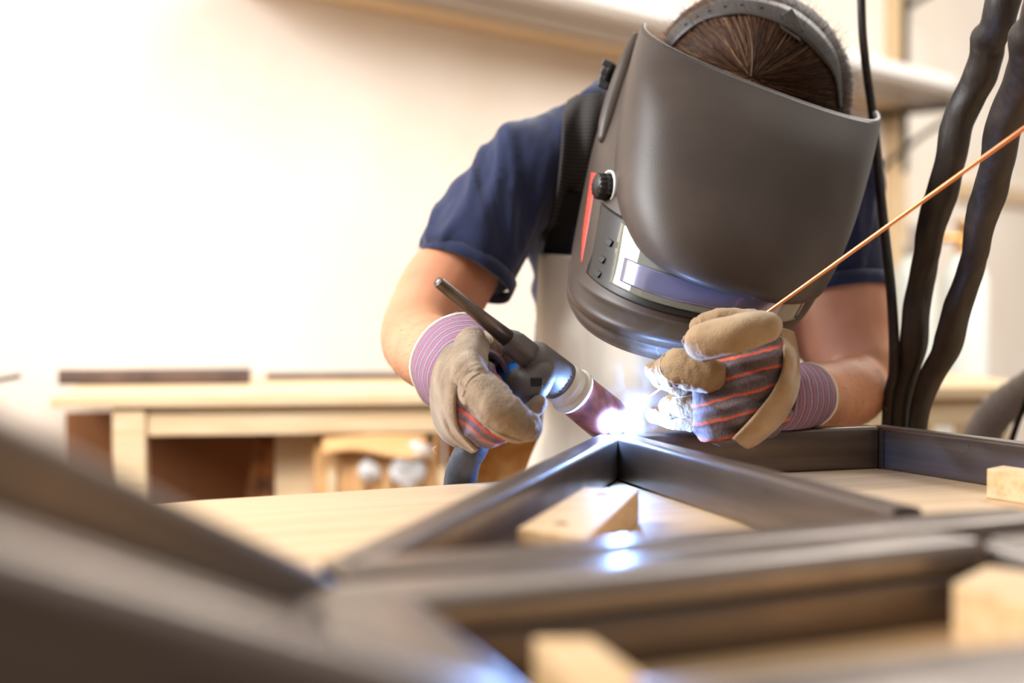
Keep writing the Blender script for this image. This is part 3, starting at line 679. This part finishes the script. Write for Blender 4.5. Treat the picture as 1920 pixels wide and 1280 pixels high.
# suede strap across the back of the hand
vv, ff = drape(PLB, [(838, 650), (816, 700), (812, 760), (830, 815), (880, 846)], [(905, 640), (868, 700), (856, 750), (862, 800), (898, 842)], 26, 12, .003, 1.19, .003, .004); link('knuckle_strap', vv, ff, SUEDE, GL)
finger(GL, [(885, 645, 1.20, 34), (878, 690, 1.165, 36), (893, 718, 1.15, 34)], SUEDE, 'thumb_base')
finger(GL, [(905, 648, 1.235, 28), (938, 656, 1.245, 37), (972, 668, 1.245, 34)], SUEDE, 'thumb', amp=.16)
fi = finger(GL, [(896, 728, 1.15, 40), (930, 762, 1.138, 41), (962, 790, 1.14, 39), (988, 800, 1.15, 31)], SUEDE, 'index_finger', 44, 32)
seam(fi, [(868, 742), (880, 712), (905, 695)])
seam(fi, [(872, 758), (900, 788), (940, 814), (975, 826)])
finger(GL, [(930, 800, 1.185, 22), (975, 786, 1.195, 20), (1010, 757, 1.20, 17)], SUEDE, 'middle_finger')
finger(GL, [(900, 800, 1.205, 26), (950, 800, 1.215, 24), (985, 790, 1.235, 20)], SUEDE, 'ring_finger')
finger(GL, [(880, 800, 1.235, 26), (920, 812, 1.245, 24), (955, 806, 1.26, 19)], SUEDE, 'little_finger')
# --- glove on the rod
palmR, PRB = remesh('hand_back', [ell(1395, 715, 1.235, 92, 62, .042, 12), ell(1375, 765, 1.225, 82, 44, .035, 18), ell(1345, 800, 1.225, 50, 36, .03, 30), ell(1418, 668, 1.225, 62, 46, .035, 0), ell(1430, 760, 1.25, 52, 60, .04, 0), ell(1392, 800, 1.235, 40, 34, .03, 0)], .0022, 4, FA2, GR,
                    lambda p, n: .0025 * (1 - 3 * abs(noise.noise(V((p.x * 22, p.y * 30, p.z * 70))))))
fi = finger(GR, [(1318, 640, 1.178, 37), (1370, 628, 1.168, 38), (1425, 614, 1.175, 34), (1440, 612, 1.185, 28)], SUEDE2, 'index_finger', 44, 32, amp=.05)
seam(fi, [(1284, 628), (1282, 652), (1292, 668), (1320, 676), (1380, 664), (1440, 644)])
finger(GR, [(1312, 612, 1.215, 20), (1350, 602, 1.215, 25), (1410, 600, 1.215, 22)], SUEDE2, 'middle_finger')
fi = finger(GR, [(1246, 700, 1.225, 30), (1275, 690, 1.212, 40), (1325, 702, 1.205, 36), (1345, 708, 1.21, 30)], SUEDE2, 'thumb', 44, 32, amp=.14)
seam(fi, [(1246, 664), (1238, 680), (1242, 700), (1262, 716), (1290, 722)])
finger(GR, [(1226, 694, 1.240, 18), (1244, 704, 1.238, 26), (1285, 722, 1.235, 24)], SUEDE2, 'thumb_tip')
fi = finger(GR, [(1258, 762, 1.25, 24), (1300, 756, 1.235, 27), (1350, 752, 1.225, 22)], SUEDE2, 'ring_finger')
seam(fi, [(1262, 746), (1300, 740), (1340, 738)])
finger(GR, [(1226, 778, 1.272, 16), (1265, 786, 1.265, 20), (1320, 790, 1.255, 22)], SUEDE2, 'little_finger')
vv, ff = drape(PRB, [(1452, 610), (1468, 660), (1458, 715), (1420, 770), (1372, 822)], [(1486, 620), (1494, 670), (1492, 730), (1466, 785), (1406, 838)], 28, 10, .004, 1.26, .003, .004); link('knuckle_strap', vv, ff, SUEDE2, GR)
ax2 = P(1440, 742, 1.26) - P(1520, 744, 1.34)
cf, rim = cuff(GR, [(1512, 742, 1.335, 60, ax2, 1.0), (1500, 742, 1.32, 62, ax2, 1), (1470, 742, 1.29, 64, ax2, 1), (1440, 742, 1.265, 60, ax2, 1)], CU2)
rm = sum(rim, V((0, 0, 0))) / len(rim)
vv, ff = ringmesh([[p + (p - rm).normalized() * (.0018 * cos(a)) + ax2.normalized() * (.0018 * sin(a)) for p in rim] for a in [2 * pi * q / 8 for q in range(9)]], True, False)
link('binding', vv, ff, CANVAS, cf)

vv, ff = [], []
bvb = BVHTree.FromPolygons([v_.co + origin(body) for v_ in body.data.vertices], [tuple(p.vertices) for p in body.data.polygons])
for k in range(620):
    if k % 4: a, b = random.uniform(1530, 1662), random.uniform(672, 795)
    else: a, b = random.uniform(722, 790), random.uniform(600, 700)
    h = bvb.ray_cast(CAM, ray(a, b))
    if h[0] is None or h[0].y > 1.75: continue
    d = (RT * random.uniform(-1, .4) - UP * random.uniform(.1, 1) - h[1] * 0).normalized(); L_ = random.uniform(.004, .009)
    p0 = h[0]; p1 = p0 + d * L_ * .5 + h[1] * .0012; p2 = p0 + d * L_ + h[1] * .0016 + V((random.uniform(-1, 1), 0, random.uniform(-1, 1))) * .0012
    base = len(vv)
    for q, w_ in ((p0, .00012), (p1, .0001), (p2, .00004)):
        for c in (V((w_, 0, w_)), V((-w_, 0, 0)), V((0, -w_, -w_))): vv.append(q + c)
    for i in range(2):
        for c in range(3): e = (c + 1) % 3; ff.append((base + i * 3 + c, base + i * 3 + e, base + i * 3 + 3 + e, base + i * 3 + 3 + c))
BLOND = M('fair_arm_hair', (214, 168, 124), .5).m
o = link('arm_hair', vv, ff, BLOND, body); o['kind'] = 'stuff'
for px in (1092, 1390):
    vv, ff = sweep([(*(ap[i][int((px - 1014) / 466 * 32)] - V((0, .001, 0))), .0012) for i in range(4, 30)], 50, 6); link('seam', vv, ff, CANVAS, apron)
for par, pts in ((GL, ((850, 603, 846, 590, 858, 584, 1.29), (818, 836, 812, 842, 818, 850, 1.19), (866, 640, 872, 632, 868, 626, 1.20))), (GR, ((1236, 664, 1230, 656, 1236, 650, 1.2),))):
    for a, b, c, d, e, f_, dd in pts:
        vv, ff = sweep(PC([(a, b, dd, .7), (c, d, dd - .003, .6), (e, f_, dd, .4)]), 8, 5); link('loose_thread', vv, ff, CANVAS, par)

# ------------------------------------------------------------------ welding helmet
HM = thing('welding_helmet', 'dark grey welding helmet with clear viewing window, worn by the welder', 'welding helmet', P(1350, 350, 1.3))
HDEP = .135
def row(rows, v_, th, e=.75):
    n = len(rows) - 1; r_ = cr(rows, v_)
    q = HDEP; L_, R_, C_ = P(r_[0], r_[1], r_[2] + q), P(r_[3], r_[4], r_[5] + q), P(r_[6], r_[7], r_[8] + q); Mm = (L_ + R_) / 2; s, c = sin(th), max(cos(th), 0)
    return Mm + (R_ - L_) / 2 * (math.copysign(abs(s) ** e, s)) + (C_ - Mm) * (c ** e)
up_rows = [(1207, 48, 1.37, 1642, 213, 1.37, 1432, 168, 1.245), (1190, 110, 1.35, 1632, 262, 1.355, 1412, 250, 1.205), (1172, 200, 1.33, 1612, 322, 1.35, 1400, 345, 1.178), (1158, 290, 1.31, 1588, 385, 1.345, 1390, 430, 1.160), (1160, 350, 1.30, 1562, 440, 1.34, 1384, 492, 1.152), (1172, 390, 1.295, 1536, 482, 1.335, 1380, 540, 1.150), (1180, 396, 1.30, 1528, 486, 1.34, 1380, 548, 1.158)]
lo_rows = [(1192, 62, 1.41, 1630, 228, 1.40, 1430, 186, 1.275), (1152, 170, 1.405, 1605, 300, 1.39, 1400, 310, 1.225), (1121, 262, 1.40, 1578, 375, 1.385, 1370, 420, 1.192), (1101, 350, 1.385, 1548, 445, 1.365, 1345, 500, 1.172), (1086, 425, 1.365, 1508, 512, 1.345, 1315, 585, 1.168),
           (1079, 462, 1.355, 1492, 538, 1.335, 1296, 612, 1.170), (1077, 480, 1.35, 1484, 552, 1.33, 1288, 624, 1.158), (1072, 496, 1.345, 1476, 568, 1.325, 1280, 642, 1.150), (1071, 506, 1.345, 1468, 580, 1.32, 1274, 652, 1.165), (1069, 514, 1.34, 1464, 590, 1.32, 1270, 671, 1.172), (1074, 520, 1.345, 1460, 594, 1.325, 1270, 675, 1.19)]
def shell_grid(rows, nv, nt, t0=-pi / 2, t1=pi / 2, v0=0, v1=1, e=.75):
    return [[row(rows, v0 + (v1 - v0) * i / nv, t0 + (t1 - t0) * j / nt, e) for j in range(nt + 1)] for i in range(nv + 1)]
vv, ff = slab(shell_grid(up_rows, 60, 72), -.003); 
shell = link('upper_shell', vv, ff, SHELLM, HM)
vv, ff = slab(shell_grid(lo_rows, 90, 72), -.003); lower = link('lower_shell', vv, ff, SHELLM, HM)
rimp = [row(up_rows, .0, -pi / 2 + pi * j / 48) for j in range(49)]
vv, ff = sweep([(*p, .0032) for p in rimp], 60, 8); link('rim_bead', vv, ff, SHELLM, shell)
lipp = [row(lo_rows, .97, -pi / 2 + pi * j / 48) for j in range(49)]
vv, ff = sweep([(*p, .004) for p in lipp], 60, 8); link('chin_bead', vv, ff, SHELLM, lower)
# window: frame recess and cover lens
def offs(grid, d): return [[p - (p - CAM).normalized() * d for p in r_] for r_ in grid]
vF = lambda i: i / (len(lo_rows) - 1)
vv, ff = slab(offs(shell_grid(lo_rows, 20, 40, R(-58), R(52), vF(2.6), vF(4.35)), .0025), -.002); link('window_frame', vv, ff, BLK, HM)
vv, ff = slab(offs(shell_grid(lo_rows, 20, 40, R(-40), R(45), vF(2.7), vF(4.05)), .0045), -.0015); fil = link('cover_lens', vv, ff, LENS, HM)
vv, ff = slab(offs(shell_grid(lo_rows, 12, 24, R(-34), R(30), vF(3.35), vF(3.85)), .0055), -.0008); o = link('filter_plate', vv, ff, FILTER, HM); o['label'] = 'violet-grey reflecting filter plate'
for v_, th in ((vF(3.25), -46), (vF(3.65), -49), (vF(4.05), -50), (vF(4.0), 47)):
    p = row(lo_rows, v_, R(th)); q = row(lo_rows, v_, R(th + 3)); n_ = (p - CAM).normalized(); x = (q - p).normalized()
    vv, ff = box(p - n_ * .006, x * .0042, x.cross(n_).normalized() * .0032, n_ * .0035); bevel(link('lens_clip', vv, ff, BLK, HM, False), .0006)
# left side rail and knobs
LB = BVHTree.FromPolygons([V(v_) for v_ in slab(shell_grid(lo_rows, 60, 72), -.003)[0]], slab(shell_grid(lo_rows, 60, 72), -.003)[1])
rp = []
for (a, b, q) in ((1194, 72, 11), (1176, 118, 16), (1158, 172, 18), (1141, 228, 17), (1132, 258, 11)):
    h = LB.ray_cast(CAM, ray(a, b))[0]; rp.append((*(h if h is not None else P(a, b, 1.530)), S(q, 1.520)))
vv, ff = sweep(rp, 24, 14); link('side_rail', vv, ff, SHELLM, HM)
axl = (P(1100, 330, 1.495) - P(1145, 350, 1.480)).normalized()
k = link('tightening_knob', *cyl(P(1143, 140, 1.530), (P(1120, 130, 1.535) - P(1150, 142, 1.530)), .0125, .006, 20), BLK, HM)
kx = (P(1120, 130, 1.535) - P(1150, 142, 1.530)).normalized(); ky = (P(1128, 170, 1.530) - P(1140, 112, 1.530)).normalized(); ky = (ky - kx * ky.dot(kx)).normalized(); kz = kx.cross(ky)
vv, ff = join(box(P(1137, 138, 1.525) , kx * .005, ky * .0118, kz * .0035), box(P(1137, 138, 1.523), kx * .0045, ky * .003, kz * .010), box(P(1133, 160, 1.525), kx * .006, ky * .0035, kz * .006), box(P(1141, 121, 1.525), kx * .006, ky * .0035, kz * .006)); bevel(link('wing_grip', vv, ff, BLK, k, False), .001)
kc = LB.ray_cast(CAM, ray(1144, 351))[0]; a_ = (V((-.95, -.34, .06))).normalized()
vv, ff = lathe(kc - a_ * .001, a_, [(0, .0165), (.004, .0165), (.004, .0148), (.0002, .0148)], 40); link('dial_ring', vv, ff, WHITE, HM)
vv, ff = lathe(kc + a_ * .001, a_, [(0, .0128), (.012, .0122), (.0142, .011)], 60, lambda a: 1 + .05 * (1 if sin(a * 14) > 0 else -1)); link('shade_dial', vv, ff, BLK, HM)
vv, ff = lathe(P(1524, 492, 1.465), V((.95, -.3, .1)), [(0, .011), (.006, .011), (.008, .009)], 20); o = link('tightening_knob', vv, ff, BLK, HM)
vv, ff = drape(LB, [(1109, 323), (1101, 380), (1093, 440), (1090, 492)], [(1122, 326), (1112, 380), (1101, 440), (1092, 492)], 20, 3, .0008, 1.465, .0005); link('red_sticker', vv, ff, RED, HM)
# headgear band over the crown
outer = [(1243, 88), (1262, 56), (1295, 27), (1345, 2), (1396, -4), (1463, 9), (1507, 32), (1547, 70), (1571, 118), (1577, 200)]
inner = [(1256, 96), (1278, 70), (1315, 43), (1352, 32), (1400, 28), (1450, 41), (1490, 63), (1531, 101), (1563, 146), (1572, 205)]
def onhair(px, py, k=1.05):
    r_ = ray(px, py); A, B = tol(r_), tol(CAM - hc); a = A.dot(A); b = 2 * A.dot(B); c = B.dot(B) - k * k; D = b * b - 4 * a * c
    return CAM + r_ * ((-b - math.sqrt(max(D, 0))) / (2 * a))
gr = []
for i in range(61):
    t = i / 60; a = cr(outer, t); b = cr(inner, t); gr.append([onhair(a[0] + (b[0] - a[0]) * s, a[1] + (b[1] - a[1]) * s) for s in (0, .25, .5, .75, 1)])
vv, ff = slab(gr, .0018); band = link('head_band', vv, ff, STRAPM, HM)
for t in (.17, .23, .29, .36, .43, .50):
    a = cr(outer, t); b = cr(inner, t); s = .5; c = onhair((a[0] + b[0]) / 2, (a[1] + b[1]) / 2, 1.06); vv, ff = cyl(c, (c - CAM), .0023, .0014, 14); link('adjustment_hole', vv, ff, BLK, band)
p = onhair(1487, 42, 1.07); x = (P(1500, 60, 1.345) - P(1478, 20, 1.345)).normalized(); n_ = (p - CAM).normalized()
vv, ff = join(box(p, x * .013, x.cross(n_).normalized() * .006, n_ * .003), box(onhair(1482, 62, 1.07), (P(1500, 74, 1.33) - P(1465, 50, 1.33)).normalized() * .012, n_ * .003, x * .003)); bevel(link('buckle', vv, ff, STRAPM, band, False), .001)

# ------------------------------------------------------------------ torch, rod, hoses
TO = thing('welding_torch', 'tungsten welding torch with long back cap, held in the left glove', 'welding torch', P(1000, 690, 1.2))
t0, t1 = P(820, 527, 1.16), P(1138, 786, 1.275); ta = (t1 - t0).normalized(); TL = (t1 - t0).length
def tp_(px): return (P(px, 527 + (px - 820) * (259 / 318), 1.16 + (px - 820) * (.115 / 318)) - t0).length
def tube(name, prof, m): vv, ff = lathe(t0, ta, [(tp_(a), S(r, 1.16 + (a - 820) * .00036)) for a, r in prof], 32); return link(name, vv, ff, m, TO)
CHR = M('dark_chrome_cap', (112, 98, 90), .28, .7); CHR.col(CHR.ramp(CHR.noise(30, None, 4), [(.3, (84, 72, 66)), (.7, (130, 116, 106))])); CHR = CHR.m
tube('back_cap', [(818, 5), (820, 9), (824, 11), (900, 13), (955, 17)], CHR)
vv, ff = lathe(t0, ta, [(tp_(a), S(r, 1.21)) for a, r in ((948, 18), (960, 25), (986, 26), (989, 23))], 48, lambda a: 1 + .04 * (1 if sin(a * 6) > 0 else -1)); link('collar', vv, ff, GREYP, TO)
tube('torch_head', [(984, 16), (986, 20), (990, 33), (996, 37), (1048, 40), (1049, 34)], GREYP)
tube('insulator', [(1046, 36), (1047, 40.5), (1064, 42), (1066, 39), (1068, 39), (1069, 46), (1075, 46), (1076, 38)], CREAM)
tube('ceramic_cup', [(1072, 38), (1073, 42), (1134, 43.5), (1140, 42), (1141, 37), (1120, 34)], CERAM)
tube('tungsten', [(1140, 3), (1150, 2.5), (1158, .6)], STEEL2)
vv, ff = sweep(PC([(1016, 700, 1.215, 28), (1004, 714, 1.215, 34), (992, 722, 1.215, 37), (980, 724, 1.222, 37)]), 12, 24); nk = link('torch_neck', vv, ff, GREYP, TO)
pq = P(1006, 716, 1.1995); vv, ff = box(pq, RT * .0052, UP * .0038, FW * .0015); bevel(link('neck_recess', vv, ff, BLK, nk, False), .0008)
vv, ff = sweep(PC([(986, 727, 1.225, 41), (953, 722, 1.245, 46), (930, 770, 1.24, 30), (915, 785, 1.24, 28), (905, 800, 1.24, 28)]), 20, 24); link('handle_grip', vv, ff, BLUE, TO)
vv, ff = sweep(PC([(900, 812, 1.238, 27), (886, 840, 1.232, 29), (874, 860, 1.235, 29), (865, 890, 1.25, 31), (860, 930, 1.27, 30), (858, 1000, 1.30, 30), (860, 1300, 1.36, 30), (900, 1900, 1.45, 30)]), 50, 20, lambda t, a: 1 + .06 * sin(t * 160 + cos(a)) * (1 if t < .15 else .3)); link('cable_sleeve', vv, ff, BLUEBLK, TO)
a, b = P(1152, 791, 1.287), P(1960, 212, 1.10)
vv, ff = sweep([(*a, .0014), (*((a + b) / 2), .0017), (*b, .0019)], 8, 10); tag(link('filler_rod', vv, ff, COPPER), 'long thin copper filler rod running from the weld up to the right edge', 'welding rod')
def twist(t, a): return 1 + .10 * sin(a * 1 + t * 62) + .07 * noise.noise(V((t * 34, cos(a), sin(a)))) * 2
vv, ff = sweep(PC([(1640, 2300, 1.62, 24), (1655, 1200, 1.56, 22), (1682, 800, 1.5, 21), (1712, 640, 1.48, 25), (1731, 500, 1.46, 24), (1760, 380, 1.43, 29), (1799, 230, 1.4, 29), (1850, 100, 1.37, 33), (1878, 0, 1.34, 33), (1950, -320, 1.34, 36), (1990, -900, 1.34, 36), (2010, -1700, 1.34, 36), (2010, -2500, 1.34, 36)]), 240, 26, twist)
tag(link('welding_hose', vv, ff, RUB), 'wrinkled black sleeved hose rising right beside the thin cable', 'hose')
vv, ff = sweep(PC([(1700, 2300, 1.6, 19), (1700, 1200, 1.54, 18), (1722, 800, 1.48, 18), (1777, 640, 1.44, 26), (1820, 500, 1.40, 24), (1849, 380, 1.35, 31), (1885, 240, 1.30, 33), (1934, 100, 1.24, 42), (1960, 0, 1.2, 42), (2060, -320, 1.18, 42), (2110, -900, 1.18, 42), (2140, -1700, 1.18, 42), (2140, -2700, 1.18, 42)]), 240, 26, twist)
tag(link('welding_hose', vv, ff, RUB), 'rightmost wrinkled black hose, crossing the right edge of the view at the top', 'hose')
vv, ff = sweep(PC([(1600, 2300, 1.62, 9), (1650, 1200, 1.53, 9), (1663, 790, 1.49, 10), (1676, 690, 1.48, 10), (1672, 560, 1.49, 9.5), (1655, 400, 1.52, 9), (1638, 230, 1.55, 8.5), (1622, 110, 1.55, 8), (1615, 0, 1.55, 8), (1612, -320, 1.54, 8), (1625, -1000, 1.54, 8), (1640, -2000, 1.54, 8)]), 90, 12)
tag(link('power_cable', vv, ff, RUB), 'thin smooth black cable hanging between the helmet and the wrinkled hoses', 'cable')

# ------------------------------------------------------------------ arc and smoke
arc = M('welding_arc', (255, 255, 255)); arc.b.inputs['Emission Color'].default_value = (.75, .85, 1, 1); arc.b.inputs['Emission Strength'].default_value = 260
ap_ = P(1147, 797, 1.277)
vv, ff = ellipsoid(ap_, V((.0042, 0, 0)), V((0, .0042, 0)), V((0, 0, .0042)), 16, 12); o = link('welding_arc', vv, ff, arc.m); tag(o, 'blinding blue-white welding arc at the apex of the steel frame', 'welding arc')
pl = bpy.data.lights.new('arc_light', 'POINT'); pl.energy = 1.9; pl.color = (.22, .44, 1); pl.shadow_soft_size = .004
po_ = bpy.data.objects.new('arc_light', pl); C.objects.link(po_); po_.location = ap_ + V((.002, -.026, .002))
sm = bpy.data.materials.new('weld_smoke'); sm.use_nodes = True; t = sm.node_tree; t.nodes.clear()
out = t.nodes.new('ShaderNodeOutputMaterial'); pv = t.nodes.new('ShaderNodeVolumePrincipled'); t.links.new(pv.outputs[0], out.inputs['Volume'])
pv.inputs['Color'].default_value = (.95, .97, 1, 1); pv.inputs['Anisotropy'].default_value = .1
tc_ = t.nodes.new('ShaderNodeTexCoord'); nz = t.nodes.new('ShaderNodeTexNoise'); nz.inputs['Scale'].default_value = 26; nz.inputs['Detail'].default_value = 4; nz.inputs['Distortion'].default_value = 1.2
t.links.new(tc_.outputs['Object'], nz.inputs['Vector'])
mr = t.nodes.new('ShaderNodeMapRange'); mr.inputs[1].default_value = .48; mr.inputs[2].default_value = .72; mr.inputs[3].default_value = 0; mr.inputs[4].default_value = 26; t.links.new(nz.outputs['Fac'], mr.inputs[0])
ln = t.nodes.new('ShaderNodeVectorMath'); ln.operation = 'LENGTH'; mp = t.nodes.new('ShaderNodeMapping'); mp.inputs['Scale'].default_value = (1 / .052, 1 / .045, 1 / .085)
t.links.new(tc_.outputs['Object'], mp.inputs[0]); t.links.new(mp.outputs[0], ln.inputs[0])
fo = t.nodes.new('ShaderNodeMapRange'); fo.inputs[1].default_value = 1; fo.inputs[2].default_value = .25; fo.inputs[3].default_value = 0; fo.inputs[4].default_value = 1; t.links.new(ln.outputs['Value'], fo.inputs[0])
mu = t.nodes.new('ShaderNodeMath'); mu.operation = 'MULTIPLY'; t.links.new(mr.outputs[0], mu.inputs[0]); t.links.new(fo.outputs[0], mu.inputs[1]); t.links.new(mu.outputs[0], pv.inputs['Density'])
sc0 = P(1185, 735, 1.285)
vv, ff = ellipsoid(V((0, 0, 0)), V((.052, 0, 0)), V((0, .045, 0)), V((0, 0, .085)), 24, 16)
o = link('welding_smoke', vv, ff, None, None, True, Matrix.Translation(sc0)); o.data.materials.append(sm); tag(o, 'wisps of white smoke curling up from the weld', 'smoke'); o['kind'] = 'stuff'
